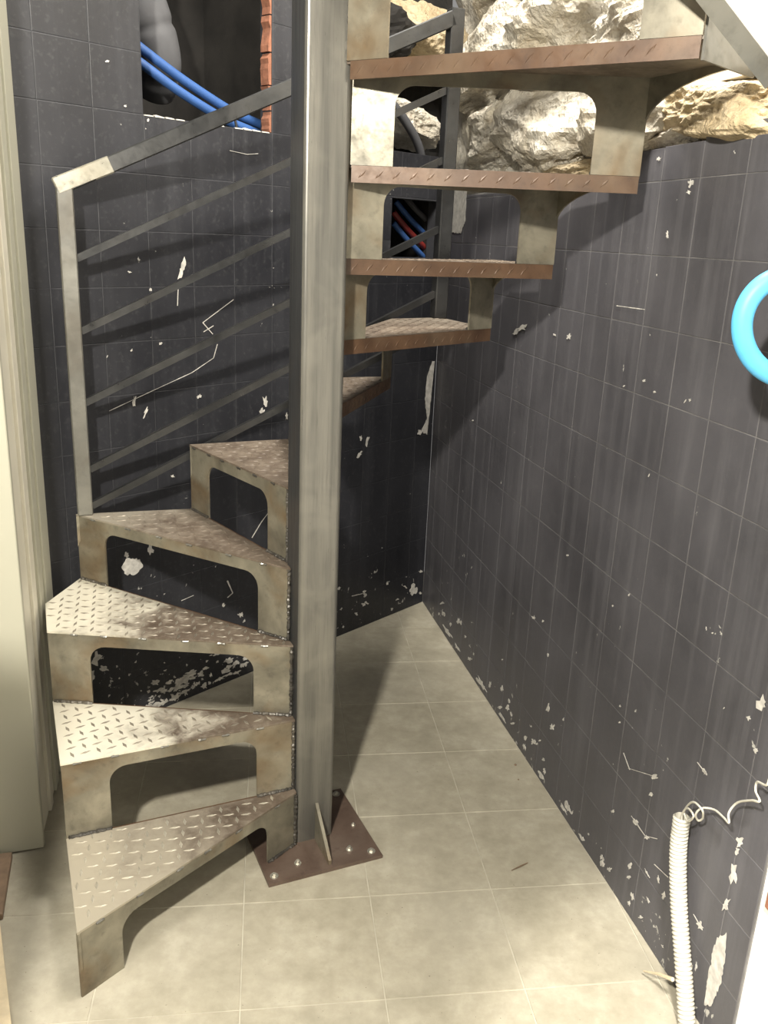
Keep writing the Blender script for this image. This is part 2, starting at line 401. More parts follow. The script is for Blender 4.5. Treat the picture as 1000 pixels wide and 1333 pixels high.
# ------------------------------------------------------------------ floor
FY, FS, FOX, FOY = 0.137855, 0.299732, 0.543365, 2.618164
E1 = (math.cos(FY), math.sin(FY)); E2 = (-math.sin(FY), math.cos(FY))
def fxy(a, b): return (E1[0] * a + E2[0] * b, E1[1] * a + E2[1] * b)
mb = MB(); mb.box(-3.0, 1.6, -2.0, 3.9, -0.10, -0.0016)
floor = tag(mb.build('floor', FGROUT), 'beige stone-look tiled floor', None, None, 'structure')
shared = None
for i in range(-7, 3):
    for k in range(-4, 9):
        a0, a1 = FOX + i * FS, FOX + (i + 1) * FS; b1, b0 = FOY - k * FS, FOY - (k + 1) * FS
        g = 0.0014; a0 += g; a1 -= g; b0 += g; b1 -= g
        poly = [fxy(a0, b0), fxy(a1, b0), fxy(a1, b1), fxy(a0, b1)]
        cl = clip_poly(poly, (CRN + NR * 0.0008).to_2d(), NR.to_2d())
        if cl: cl = clip_poly(cl, (CRN + NB * 0.0008).to_2d(), NB.to_2d())
        if len(cl) < 3: continue
        full = len(cl) == 4 and all((Vector(p) - Vector(q)).length < 1e-6 for p, q in zip(cl, poly))
        cx = sum(q[0] for q in cl) / len(cl); cy = sum(q[1] for q in cl) / len(cl)
        if full and shared:
            o = bpy.data.objects.new('floor_tile', shared); COL.objects.link(o); o.parent = floor
        else:
            q = MB(); n = len(cl)
            vs = [(x - cx, y - cy, -0.006) for x, y in cl] + [(x - cx, y - cy, -0.001) for x, y in cl]
            vs += [((x - cx) * 0.996, (y - cy) * 0.996, 0.0) for x, y in cl]
            fs = [tuple(range(2 * n, 3 * n))]
            for L in (0, n): fs += [(L + j, L + (j + 1) % n, L + n + (j + 1) % n, L + n + j) for j in range(n)]
            q.add(vs, fs); o = q.build('floor_tile', FLOOR, floor)
            if full: shared = o.data
        o.location = (cx, cy, random.uniform(-0.0004, 0.0002))

# ------------------------------------------------------------------ rock above the tiled walls
def rock_sheet(name, W, s0, s1, z0, z1, off, amp, mat, seed, ns=70, nz=34):
    vs = []; fs = []
    for j in range(nz + 1):
        for i in range(ns + 1):
            s = s0 + (s1 - s0) * i / ns; z = z0 + (z1 - z0) * j / nz
            d = noise.fractal(Vector((s * 3.1 + seed, z * 4.2, seed)), 0.9, 2.1, 6) * amp
            vs.append(W(s, z, off + d))
    for j in range(nz):
        for i in range(ns):
            a = j * (ns + 1) + i; fs.append((a, a + 1, a + ns + 2, a + ns + 1))
    q = MB(); q.add(vs, fs); return q.build(name, mat)
rw = rock_sheet('wall_rock', WR, -0.35, 1.75, 1.60, 2.75, -0.11, 0.06, ROCK, 3.3)
tag(rw, 'rough rock face bared above the black tiles', None, None, 'structure')
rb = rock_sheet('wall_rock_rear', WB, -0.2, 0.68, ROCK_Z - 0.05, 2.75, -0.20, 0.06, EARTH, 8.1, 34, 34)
tag(rb, 'dark rock face behind the handrail above the rear wall', None, None, 'structure')
bm_ico = bmesh.new(); bmesh.ops.create_icosphere(bm_ico, subdivisions=5, radius=1.0)
ICO_V = [v.co.copy() for v in bm_ico.verts]; ICO_F = [tuple(v.index for v in f.verts) for f in bm_ico.faces]; bm_ico.free()
def stone(W, s, z, off, hs, hz, hd, mat, seed, parent, tilt=0.0, rough=0.16):
    vs = []; rnd = random.Random(seed)
    planes = []
    for _ in range(16):
        n = Vector((rnd.gauss(0, 1), rnd.gauss(0, 1), rnd.gauss(0, 1))).normalized(); planes.append((n, rnd.uniform(0.72, 0.98)))
    for v in ICO_V:
        e = Vector([math.copysign(abs(c) ** 0.62, c) for c in v]); r = e.length
        for n, d in planes:
            k = v.dot(n)
            if k > 1e-3: r = min(r, d / k * 1.08)
        nz = noise.fractal(v * 1.9 + Vector((seed, 0, 0)), 0.75, 2.2, 7)
        r *= 1.0 + rough * nz
        p = v * r
        a, b = p.x, p.z
        p.x = a * math.cos(tilt) - b * math.sin(tilt) * hz / hs; p.z = b * math.cos(tilt) + a * math.sin(tilt) * hs / hz
        vs.append(W(p.x * hs, p.z * hz, p.y * hd) - W(0, 0, 0))
    q = MB(); q.add(vs, ICO_F); o = q.build('stone', mat, parent); o.location = W(s, z, off)
    return o
SPEC = [  # s, z, off, half-length, half-height, half-depth, mat, tilt
    (0.30, 1.85, -0.10, 0.32, 0.13, 0.11, ROCK, 0.10), (0.84, 1.815, -0.08, 0.36, 0.145, 0.12, ROCK, -0.10),
    (1.36, 1.79, -0.09, 0.24, 0.12, 0.11, ROCK, -0.06), (1.73, 1.775, -0.07, 0.25, 0.065, 0.10, ROCK_Y, -0.08),
    (2.16, 1.765, -0.07, 0.24, 0.062, 0.10, ROCK_Y, 0.05), (0.22, 2.10, -0.10, 0.32, 0.15, 0.12, ROCK, 0.15),
    (0.80, 2.06, -0.07, 0.33, 0.135, 0.14, ROCK, -0.10), (1.38, 2.01, -0.08, 0.30, 0.125, 0.13, ROCK, 0.06),
    (0.45, 2.36, -0.10, 0.40, 0.14, 0.13, ROCK, 0.0), (1.15, 2.30, -0.09, 0.40, 0.16, 0.14, ROCK, 0.05),
    (1.08, 1.69, -0.05, 0.22, 0.035, 0.05, ROCK_Y, 0.0), (1.52, 1.735, -0.05, 0.14, 0.03, 0.05, ROCK, 0.1)]
for i, (s, z, off, hs, hz, hd, mt, tl) in enumerate(SPEC):
    stone(WR, s, z, off, hs, hz, hd, mt, 11 + i * 3, rw, tl)
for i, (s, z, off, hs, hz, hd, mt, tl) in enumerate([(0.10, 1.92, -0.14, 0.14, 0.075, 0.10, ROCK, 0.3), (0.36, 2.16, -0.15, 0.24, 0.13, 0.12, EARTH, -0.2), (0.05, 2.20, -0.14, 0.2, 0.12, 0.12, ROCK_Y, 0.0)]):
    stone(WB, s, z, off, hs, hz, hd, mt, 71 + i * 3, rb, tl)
mb = MB(); slab(mb, WR, 1.60, 3.6, 1.835, 2.9, -0.055, -0.16)
tag(mb.build('wall_upper_plaster', PLASTER), 'white plastered wall above the ochre stones', None, None, 'structure')

# ------------------------------------------------------------------ bare patches where the paint has come off
def chips(name, P, N, items, parent, seed):
    rnd = random.Random(seed); q = MB()
    for it in items:
        if it[0] == 'poly':
            pts = [P(x, y, 0.0012) for x, y in it[1]]
            c = sum(pts, Vector()) / len(pts)
            rag = []
            for i in range(len(pts)):
                a, b = pts[i], pts[(i + 1) % len(pts)]
                k = max(1, min(14, int((b - a).length / 0.006)))
                for j in range(k):
                    t = j / k; w = a.lerp(b, t)
                    if j: w = w + (w - c).normalized() * rnd.uniform(-0.004, 0.003)
                    rag.append(w)
            q.prism(rag, N * 0.0006)
        elif it[0] == 'blob':
            _, x, y, rx, ry, an = it
            n = 15; pts = []
            for j in range(n):
                a = 2 * math.pi * j / n; rr = rnd.uniform(0.35, 1.2)
                u, v = rx * rr * math.cos(a), ry * rr * math.sin(a)
                pts.append(P(x + u * math.cos(an) - v * math.sin(an), y + u * math.sin(an) + v * math.cos(an), 0.0012))
            q.prism(pts, N * 0.0006)
        else:                                   # a scratch
            pts = it[1]; w = it[2] * 0.52
            for (x0, y0), (x1, y1) in zip(pts[:-1], pts[1:]):
                L = math.hypot(x1 - x0, y1 - y0) or 1; nx, ny = -(y1 - y0) / L * w / 2, (x1 - x0) / L * w / 2
                k = max(1, int(L / 9)); ws = [rnd.uniform(0.5, 1.4) for _ in range(k + 1)]
                up = [P(x0 + (x1 - x0) * j / k + nx * ws[j], y0 + (y1 - y0) * j / k + ny * ws[j], 0.0012) for j in range(k + 1)]
                dn = [P(x0 + (x1 - x0) * j / k - nx * ws[j], y0 + (y1 - y0) * j / k - ny * ws[j], 0.0012) for j in range(k, -1, -1)]
                q.prism(up + dn, N * 0.0006)
    o = q.build(name, CHIP, parent); o['kind'] = 'stuff'
    o['label'] = 'pale patches and scratches in the black paint'
    return o
rnd = random.Random(5)
itemsR = [('poly', [(566, 470), (572, 468), (570, 520), (566, 560), (558, 566), (561, 530), (560, 500)]),
          ('blob', 679, 427, 10, 4, -0.4), ('blob', 672, 432, 6, 3, -0.6), ('blob', 741, 438, 4, 4, 0), ('blob', 722, 436, 3, 1.5, 0.2),
          ('line', [(803, 398), (825, 401), (840, 403)], 2.2), ('blob', 900, 238, 4, 6, 0.2), ('blob', 897, 250, 3, 3, 0), ('blob', 858, 207, 3, 3, 0), ('blob', 862, 188, 3, 4, 0), ('blob', 869, 306, 2, 5, 0),
          ('poly', [(592, 240), (608, 238), (606, 288), (600, 304), (588, 302), (590, 270)]), ('blob', 719, 947, 4, 5, 0), ('blob', 713, 922, 2.5, 6, 0.2), ('blob', 695, 804, 3, 3, 0),
          ('blob', 853, 1012, 4, 4, 0), ('blob', 848, 1034, 4, 3, 0.5), ('line', [(818, 1000), (850, 1010)], 1.4), ('blob', 828, 1070, 3, 7, -0.5), ('blob', 842, 1090, 4, 3, 0),
          ('line', [(822, 1062), (840, 1088), (856, 1092)], 1.6), ('line', [(852, 1125), (870, 1142)], 2.0), ('line', [(812, 980), (820, 1002)], 2.0), ('blob', 918, 1005, 3, 5, -0.4), ('line', [(908, 992), (920, 1008)], 2),
          ('blob', 963, 1095, 5, 9, 0.1), ('blob', 960, 1108, 3, 5, 0), ('blob', 955, 1138, 5, 14, 0.05), ('blob', 945, 1178, 6, 9, 0.5), ('blob', 992, 916, 7, 11, 0.2), ('blob', 975, 934, 3, 4, 0), ('blob', 984, 978, 3, 5, 0),
          ('poly', [(934, 1220), (946, 1214), (944, 1250), (938, 1282), (926, 1310), (917, 1308), (922, 1270), (928, 1240)]),
          ('poly', [(918, 1318), (930, 1322), (932, 1360), (912, 1360)]), ('poly', [(986, 1176), (994, 1168), (990, 1196), (982, 1222), (976, 1218)]), ('poly', [(962, 1300), (972, 1262), (968, 1300), (960, 1330), (955, 1326)]), ('blob', 912, 1205, 4, 8, -0.5), ('line', [(903, 1190), (912, 1206)], 2.4)]
for i in range(46):                             # along the foot of the right wall
    t = rnd.random() ** 0.8; x = 560 + 320 * t; y = 790 + 490 * t
    d = abs(rnd.gauss(0, 1)) * (8 + 22 * t)
    itemsR.append(('blob', x + d * 0.9 + 3, y - d * 0.5 - 2, rnd.uniform(1.0, 3.4), rnd.uniform(2, 7) * (0.6 + 0.5 * t), rnd.uniform(-0.5, 0.2)))
for x, y, rx, ry in ((612, 890, 2.5, 6), (662, 940, 4, 8), (683, 972, 3, 5), (718, 1048, 4, 8), (740, 1052, 4, 9), (735, 1075, 6, 14), (775, 1118, 5, 7), (803, 1152, 4, 13), (818, 1192, 5, 10), (560, 835, 3, 5), (596, 858, 3, 5)):
    itemsR.append(('blob', x, y, rx, ry, -0.3))
for x, y in ((578, 826), (590, 846), (622, 893), (648, 935), (668, 966), (700, 1014), (714, 1034), (728, 1056), (734, 1068), (752, 1094), (770, 1120), (790, 1152), (812, 1186), (832, 1216)):
    itemsR.append(('blob', x + rnd.uniform(3, 6), y - rnd.uniform(2, 4), rnd.uniform(5, 12), rnd.uniform(1.5, 3.2), 0.99))
for i in range(26):
    itemsR.append(('blob', rnd.uniform(600, 960), rnd.uniform(480, 1100), rnd.uniform(0.8, 2.0), rnd.uniform(1, 3), rnd.uniform(-1, 1)))
def inside_wall_R(it):
    pts = it[1] if it[0] in ('poly', 'line') else [(it[1], it[2] + it[4] * 1.2)]
    for x, y in pts:
        w = pxR(x, y); s = (w - CRN).dot(DR)
        if w.z < 0.012 or s > R_END - 0.01 or s < 0.005 or w.z > ZTOP - 0.02: return False
    return True
chips('paint_chips', pxR, NR, [it for it in itemsR if inside_wall_R(it)], wall_right, 9)
itemsB = [('poly', [(556, 490), (563, 470), (566, 470), (560, 530), (556, 566), (548, 562), (556, 545), (553, 520)]), ('blob', 547, 563, 4, 4, 0),
          ('blob', 470, 570, 2, 5, 0.1), ('blob', 478, 575, 2, 8, 0.3), ('blob', 468, 592, 2, 6, 0.6),
          ('poly', [(240, 334), (242, 345), (236, 362), (231, 364), (234, 350)]), ('line', [(232, 372), (231, 398)], 2.0), ('blob', 169, 354, 3, 1.5, 0.1), ('blob', 196, 377, 2.5, 2.5, 0),
          ('line', [(304, 390), (264, 420), (277, 435)], 1.6), ('line', [(142, 535), (200, 508), (250, 485), (278, 466), (283, 448)], 1.4), ('blob', 175, 522, 2.5, 8, 0.1), ('blob', 190, 536, 2, 9, 0.3),
          ('blob', 259, 516, 4, 2.5, -0.5), ('blob', 345, 522, 4, 8, 0.1), ('blob', 341, 537, 4, 6, 0.2), ('blob', 373, 542, 2, 5, 0), ('blob', 300, 562, 4, 3, -0.4), ('blob', 225, 620, 2.5, 2, 0), ('blob', 171, 456, 2, 2, 0), ('blob', 209, 447, 3, 2, 0),
          ('line', [(299, 196), (322, 201), (336, 200)], 1.6), ('blob', 186, 100, 4, 3, -0.3), ('blob', 140, 80, 3, 2, 0), ('blob', 163, 138, 2, 2, 0), ('blob', 193, 156, 2, 2.5, 0),
          ('poly', [(158, 738), (166, 726), (182, 728), (186, 738), (176, 748), (164, 748)]), ('blob', 196, 716, 4, 10, 0), ('blob', 165, 722, 3, 4, 0), ('line', [(296, 756), (303, 772), (296, 778)], 3), ('blob', 291, 788, 3, 3, 0), ('blob', 313, 800, 4, 4, 0.3),
          ('line', [(352, 664), (340, 680), (328, 700)], 1.4), ('line', [(236, 782), (252, 775)], 1.8), ('line', [(265, 432), (278, 424)], 1.6),
          ('blob', 538, 768, 6, 9, 0.4), ('blob', 548, 744, 3, 2, 0), ('blob', 490, 803, 7, 5, 0.5), ('blob', 465, 812, 9, 5, -0.4), ('blob', 515, 793, 4, 3, 0), ('blob', 452, 822, 5, 3, 0), ('line', [(458, 776), (475, 772)], 2),
          ('blob', 125, 858, 7, 12, 0.2), ('blob', 135, 870, 8, 4, 0.2), ('blob', 120, 880, 4, 10, 0)]
for i in range(64):                             # big flaked area seen under the third step
    x = rnd.uniform(190, 322); y = 918 - (x - 220) * 0.40 - abs(rnd.gauss(0, 1)) * 17 - 4
    itemsB.append(('blob', x, y, rnd.uniform(2, 9), rnd.uniform(1.5, 4.5), -0.4))
for i in range(60):
    x = rnd.uniform(110, 550); itemsB.append(('blob', x, 1008 - 0.415 * x - abs(rnd.gauss(0, 1)) * 26 - 3, rnd.uniform(1, 3), rnd.uniform(1, 3), rnd.uniform(-1, 1)))
def inside_wall_B(it):
    pts = it[1] if it[0] in ('poly', 'line') else [(it[1], it[2] + it[4] * 1.2)]
    for x, y in pts:
        w = pxB(x, y); s = (w - CRN).dot(DB)
        if w.z < 0.006 or s < 0.004: return False
        if HOLE[0] < s < HOLE[1] and w.z > HOLE[2] - 0.01: return False
    return True
chips('paint_chips', pxB, NB, [it for it in itemsB if inside_wall_B(it)], wall_back, 10)
# pale broken rim of the opening
mb = MB()
for i in range(13):
    if i in (4, 8): continue
    s = HOLE[0] + 0.01 + i * 0.034
    mb.prism([WB(s, HOLE[2] - 0.002, 0.001), WB(s + 0.03, HOLE[2] - 0.002, 0.001), WB(s + 0.028, HOLE[2] + 0.001 + 0.0015 * (i % 3), 0.001), WB(s + 0.004, HOLE[2] + 0.001, 0.001)], -NB * 0.012)
o = mb.build('broken_rim', CHIP, wall_back); o['kind'] = 'stuff'

# ------------------------------------------------------------------ spiral staircase
SCN = Vector((-0.166, 1.970, 0.0)); TH = math.radians(24.3)
stair = empty('spiral_staircase', SCN, TH)
tag(stair, 'raw welded steel spiral staircase with chequer-plate treads around a square post', 'staircase')
Z = [0.0, 0.165, 0.363, 0.557, 0.748, 0.937, 1.115, 1.285, 1.466, 1.655, 1.845, 2.035]
P = [(-.605, -.341), (-.601, -.036), (-.597, .256), (-.488, .585), (-.178, .545), (.115, .545), (.42, .53), (.60, .27), (.60, -.005), (.60, -.29), (.43, -.62), (.14, -.60)]
CORN = {3: (-.590, .43), 7: (.598, .565), 10: (.61, -.55)}
I = [(-.051, -.051), (-.051, -.034), (-.051, -.014), (-.051, .012), (-.044, .051), (.0, .051), (.044, .051), (.051, .028), (.051, .004), (.051, -.022), (.036, -.051), (.0, -.051)]
TT = 0.005
def V3(p, z): return Vector((p[0], p[1], z))
def lozenge(mb, c, d, n, L=0.0115, w=0.0036, h=0.0017):
    s = n.cross(d).normalized()
    vs = [c - d * L, c - s * w, c + d * L, c + s * w, c - d * L * 0.55 + n * h, c + d * L * 0.55 + n * h]
    mb.add(vs, [(0, 1, 5, 4), (1, 2, 5), (2, 3, 4, 5), (3, 0, 4)])
def in_poly(x, y, poly, margin):
    sgn = None
    for i in range(len(poly)):
        a, b = poly[i], poly[(i + 1) % len(poly)]
        L = math.hypot(b[0] - a[0], b[1] - a[1])
        d = ((b[0] - a[0]) * (y - a[1]) - (b[1] - a[1]) * (x - a[0])) / L
        if d > -margin: return False            # the outlines run clockwise
    return True
def weld(mb, a, b, r, seed):
    a = Vector(a); b = Vector(b); L = (b - a).length; k = max(2, int(L / 0.004)); rd = random.Random(seed)
    pts = []; rr = []
    for i in range(k + 1):
        pts.append(a.lerp(b, i / k) + Vector((rd.uniform(-1, 1), rd.uniform(-1, 1), rd.uniform(-0.5, 0.8))) * r * 0.25)
        rr.append(r * rd.uniform(0.65, 1.25))
    mb.tube(pts, rr, 6)
for n in range(1, 12):
    z = Z[n]; p0, p1, i0, i1 = P[n - 1], P[n], I[n - 1], I[n]
    out = [i0, p0] + ([CORN[n]] if n in CORN else []) + [p1, i1]
    cl = [q for k, q in enumerate(out) if k == 0 or math.hypot(q[0] - out[k - 1][0], q[1] - out[k - 1][1]) > 1e-4]
    # --- tread plate
    mat = TREAD_1 if n == 1 else TREAD_W if n == 2 else TREAD_3 if n == 3 else TREAD_M if n == 4 else TREAD_R
    mb = MB(); mb.prism([V3(q, z - TT) for q in cl], (0, 0, TT))
    tread = mb.build('tread', mat, stair)
    # --- its folded-down rear edge
    d = (V3(p1, 0) - V3(i1, 0)); L = d.length; d.normalize(); nn = Vector((0, 0, 1)).cross(d)
    ctr = V3(cl[0], 0) * 0
    for q in cl: ctr += V3(q, 0) / len(cl)
    if (ctr - V3(i1, 0)).dot(nn) > 0: nn = -nn          # nn points away from the tread
    mb = MB(); a = V3(i1, 0) + d * 0.012; b = V3(p1, 0) - d * 0.002
    mb.prism([a + Vector((0, 0, z - 0.0005)), b + Vector((0, 0, z - 0.0005)), b + Vector((0, 0, z - 0.034)), a + Vector((0, 0, z - 0.034))], nn * 0.005)
    for k in range(int((L - 0.05) / 0.036)):
        c = V3(i1, z - 0.017) + d * (0.035 + k * 0.036) + nn * 0.005
        dd = (d * 0.72 + Vector((0, 0, 0.7 if n % 2 else 0.75))).normalized()
        lozenge(mb, c, dd, nn, 0.0125, 0.003, 0.0010)
    mb.build('folded_edge', RUST, tread)
    # --- raised chequer pattern
    ld = (V3(p0, 0) - V3(i0, 0)).normalized() if n != 3 else (V3(p1, 0) - V3(i1, 0)).normalized()
    ln = Vector((0, 0, 1)).cross(ld); mb = MB(); pitch = 0.029
    for iu in range(-4, 40):
        for iv in range(-32, 32):
            c = V3(i0, z) + ld * (iu * pitch) + ln * (iv * pitch)
            ok = in_poly(c.x, c.y, cl, 0.010)
            if not ok: continue
            ang = math.radians({1: 18, 2: 40, 3: 0}.get(n, 40 - 25.7 * n) - 24.3 + (90 if (iu + iv) % 2 else 0))
            lozenge(mb, c, Vector((math.cos(ang), math.sin(ang), 0)), Vector((0, 0, 1)), 0.0135, 0.0040, 0.0018)
    o = mb.build('chequer_pattern', LOZ_L if n == 1 else LOZ_W if n in (2, 3) else mat, tread); o['kind'] = 'stuff'
    # --- riser: an arch plate under the leading edge
    zb = Z[n - 1] if n > 1 else 0.0
    e = V3(p0, 0) - V3(i0, 0); L = e.length; e.normalize(); en = Vector((0, 0, 1)).cross(e)
    if (ctr - V3(i0, 0)).dot(en) < 0: en = -en           # towards the own tread
    zt = z - TT; a0 = V3(i0, 0) + e * 0.004 + en * 0.001; Lr = L - 0.005
    lin, lout, tb, rr = 0.094, 0.102, 0.030, 0.040
    pr = [(0, zb + (0.010 if n == 1 else 0)), (0, zt), (Lr, zt), (Lr, zb), (Lr - lout, zb)]
    ztop = zt - tb
    for k in range(7):
        t = math.pi / 2 * k / 6; pr.append((Lr - lout - rr + rr * math.cos(t), ztop - rr + rr * math.sin(t)))
    for k in range(7):
        t = math.pi / 2 + math.pi / 2 * k / 6; pr.append((lin + rr + rr * math.cos(t), ztop - rr + rr * math.sin(t)))
    pr.append((lin, zb + (0.010 if n == 1 else 0)))
    mb = MB(); mb.prism([a0 + e * s + Vector((0, 0, zz)) for s, zz in pr], en * 0.005)
    riser = mb.build('riser_frame', ARCH, stair)
    # weld beads where the legs stand on the tread below and where tread and post meet
    off = -en * 0.002
    zz = zb + (0.010 if n == 1 else 0.0) + 0.002
    beads = [(a0 + e * 0.004 + off + Vector((0, 0, zz)), a0 + e * lin + off + Vector((0, 0, zz))), (a0 + off + Vector((0, 0, zz)), a0 + off + Vector((0, 0, zt)))]
    if n > 1: beads.append((a0 + e * (Lr - lout) + off + Vector((0, 0, zz)), a0 + e * (Lr - 0.004) + off + Vector((0, 0, zz))))
    for k, (u0, u1) in enumerate(beads):
        mb = MB(); weld(mb, u0, u1, 0.0045, n + 40 * k); mb.build('weld_bead', WELD, riser)
    mb = MB(); rd = random.Random(n)
    for k in range(6):
        s = Lr * (k + 0.7 + rd.uniform(-0.2, 0.2)) / 6.3
        weld(mb, a0 + e * s - en * 0.001 + Vector((0, 0, zt - 0.001)), a0 + e * (s + 0.018) - en * 0.001 + Vector((0, 0, zt - 0.001)), 0.003, n * 7 + k)
    o = mb.build('tack_weld', RPOST if n < 5 else WELD, riser); o['kind'] = 'stuff'
    # --- curved bracket under the outer edge
    q1 = CORN.get(n, p1); g = V3(q1, 0) - V3(p0, 0); Lg = g.length; g.normalize(); gn = Vector((0, 0, 1)).cross(g)
    if (V3(i0, 0) - V3(p0, 0)).dot(gn) < 0: gn = -gn
    a1 = V3(p0, 0) + g * 0.0005 + gn * 0.001; Lx = Lg - 0.007; hgt = min(0.09, z - zb - 0.05)
    prf = [(0, zt), (Lx, zt), (Lx, zt - 0.010)]
    for k in range(1, 11):
        t = math.pi / 2 * k / 10
        prf.append((Lx * 0.92 * (1 - math.sin(t)) if k < 10 else 0.0, zt - 0.010 - (hgt - 0.010) * (1 - math.cos(t))))
    mb = MB(); mb.prism([a1 + g * s + Vector((0, 0, zz)) for s, zz in prf], gn * 0.005)
    mb.build('bracket', ARCH, stair)

# central post: square tube with rounded corners on its base plate
def rrect(h, r, k=5):
    out = []
    for cx, cy, a0 in ((h - r, h - r, 0), (-h + r, h - r, 90), (-h + r, -h + r, 180), (h - r, -h + r, 270)):
        for j in range(k + 1):
            a = math.radians(a0 + 90 * j / k); out.append((cx + r * math.cos(a), cy + r * math.sin(a)))
    return out
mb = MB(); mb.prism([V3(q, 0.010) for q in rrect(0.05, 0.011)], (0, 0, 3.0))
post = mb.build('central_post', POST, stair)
post.data.materials.append(POST_D)
for f in post.data.polygons:                 # darker steel on all faces but the front
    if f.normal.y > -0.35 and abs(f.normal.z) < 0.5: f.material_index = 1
o = MB(); o.prism([Vector((x - 0.008, y - 0.020, 0.0)) for x, y in ((-.15, -.15), (.15, -.15), (.15, .15), (-.15, .15))], (0, 0, 0.010))
plate = o.build('base_plate', PLATE, stair)
for (sx, sy, w) in ((0.004, -0.052, 0),):
    dirs = [Vector((0, -1, 0)), Vector((1, 0, 0)), Vector((0, 1, 0))][w]; tn = Vector((0, 0, 1)).cross(dirs)
    a = Vector((sx, sy, 0.010)) - tn * 0.004
    mb = MB(); mb.prism([a, a + dirs * 0.105, a + dirs * 0.105 + Vector((0, 0, 0.012)), a + Vector((0, 0, 0.11))], tn * 0.008)
    mb.build('stiffener', PLATE if w else ARCH, stair)
def bolt(x, y, r, h):
    mb = MB(); mb.tube([(x, y, 0.010), (x, y, 0.0125)], r * 1.5, 14); mb.tube([(x, y, 0.0125), (x, y, 0.0125 + h)], r, 6); mb.tube([(x, y, 0.0125 + h), (x, y, 0.0125 + h * 1.5)], r * 0.55, 10)
    mb.build('anchor_bolt', BOLT, plate)
for x, y, r, h in ((-0.138, -0.148, .007, .004), (0.120, -0.148, .007, .004), (0.120, 0.108, .007, .004), (-0.138, 0.108, .007, .004), (-0.070, -0.125, .006, .006), (0.070, -0.122, .006, .006), (0.115, -0.035, .004, .004)):
    bolt(x, y, r, h)

# railing from the fourth to the seventh tread
A2, B2 = Vector((-0.464, 0.580, 0)), Vector((0.582, 0.548, 0))
AZ, BZ = 1.605, 2.095
pd = (B2 - A2).normalized()
def at(t, za, zb): return A2.lerp(B2, t) + Vector((0, 0, za + (zb - za) * t))
mb = MB(); mb.bar(A2 + Vector((0, 0, Z[4])), A2 + Vector((0, 0, AZ + 0.020)), 0.040, 0.040, pd); rp1 = mb.build('rail_post', RPOST, stair, bevel=0.003)
mb = MB(); mb.bar(B2 + Vector((0, 0, Z[7])), B2 + Vector((0, 0, BZ + 0.020)), 0.040, 0.040, pd); rp2 = mb.build('rail_post', RAIL, stair, bevel=0.003)
mb = MB(); mb.bar(at(0.012, AZ, BZ), at(0.99, AZ, BZ), 0.040, 0.040); mb.build('handrail', RAIL, stair, bevel=0.003)
mb = MB(); mb.bar(at(0.0, AZ, BZ) - pd * 0.021 - Vector((0, 0, 0.006)), at(0.11, AZ, BZ), 0.0412, 0.0412); hw = mb.build('ground_weld', GROUND, rp1, bevel=0.003)
tag(hw, 'bright ground-down weld where handrail meets post')
for k, za in enumerate((1.420, 1.238, 1.050, 0.866, 0.762)):
    zb = za + 0.498; t1 = 0.985 if k < 4 else 0.95
    mb = MB(); mb.bar(at(0.018, za, zb), at(t1, za, zb), 0.018, 0.018); mb.build('rail', RAIL, stair)
# side plate and tube of the next railing flight at the top right
def px_local_plane(px, py, b):
    n = Vector((-math.sin(TH), math.cos(TH), 0)); w = hit(px, py, SCN + n * b, n); q = w - SCN
    return Vector((q.x * math.cos(TH) + q.y * math.sin(TH), b, w.z))
t0, t1 = px_local_plane(983, 74, -0.655), px_local_plane(926, 0, -0.655)
dd = (t1 - t0).normalized()
mb = MB(); mb.bar(t0 - dd * 0.05, t0 + dd * 1.3, 0.030, 0.030, (0, 0.7, 0.7)); mb.build('rail', RPOST, stair)
qa, qb = V3(P[10], 0), V3(CORN[10], 0); qd = (qb - qa).normalized(); qn = Vector((0, 0, 1)).cross(qd)
if (V3(I[10], 0) - qa).dot(qn) > 0: qn = -qn
mb = MB(); mb.prism([qa + Vector((0, 0, Z[10] - 0.036)), qb + Vector((0, 0, Z[10] - 0.036)), qb + Vector((0, 0, Z[10] - 0.004)), qa + Vector((0, 0, Z[10] + 0.05))], qn * 0.005)
mb.build('side_plate', RPOST, stair)

# ------------------------------------------------------------------ tall cream cabinet at the left
def SL(a, b, z=0.0): return SCN + Vector((a * math.cos(TH) - b * math.sin(TH), a * math.sin(TH) + b * math.cos(TH), z))
ca, cb = SL(-0.648, 0.165), SL(-0.562, 0.592)
fd = Vector((-math.cos(math.radians(19)), -math.sin(math.radians(19)), 0))
wl = Vector((CRN.x, CRN.y, 0)) + NB * 0.006
def to_wall(q, dvec): return q + dvec * ((wl - q).dot(NB) / dvec.dot(NB))
cab = empty('tall_cabinet', ca)
tag(cab, 'tall cream cabinet with grooved side profile left of the stairs', 'cabinet')
def under(o, root): o.matrix_parent_inverse = Matrix.Translation(-Vector(root.location)); return o
sd = (cb - ca).normalized(); sn = Vector((0, 0, 1)).cross(sd)
if sn.dot(fd) > 0: sn = -sn
ins = sn * -0.012
mb = MB(); mb.prism([q + Vector((0, 0, 0.0)) for q in (ca + ins + sd * 0.02, to_wall(ca + ins, sd), to_wall(ca + fd * 0.60, sd), ca + fd * 0.60 + sd * 0.02)], (0, 0, 2.6)); under(mb.build('body', CREAM_D, cab), cab)
mb = MB(); fn = Vector((0, 0, 1)).cross(fd)
if fn.y > 0: fn = -fn
mb.prism([ca + Vector((0, 0, 0.004)), ca + fd * 0.62 + Vector((0, 0, 0.004)), ca + fd * 0.62 + sd * 0.020 + Vector((0, 0, 0.004)), ca + sd * 0.020 + Vector((0, 0, 0.004))], (0, 0, 2.59)); under(mb.build('front_panel', CREAM, cab, bevel=0.002), cab)
Ls = (cb - ca).length - 0.024
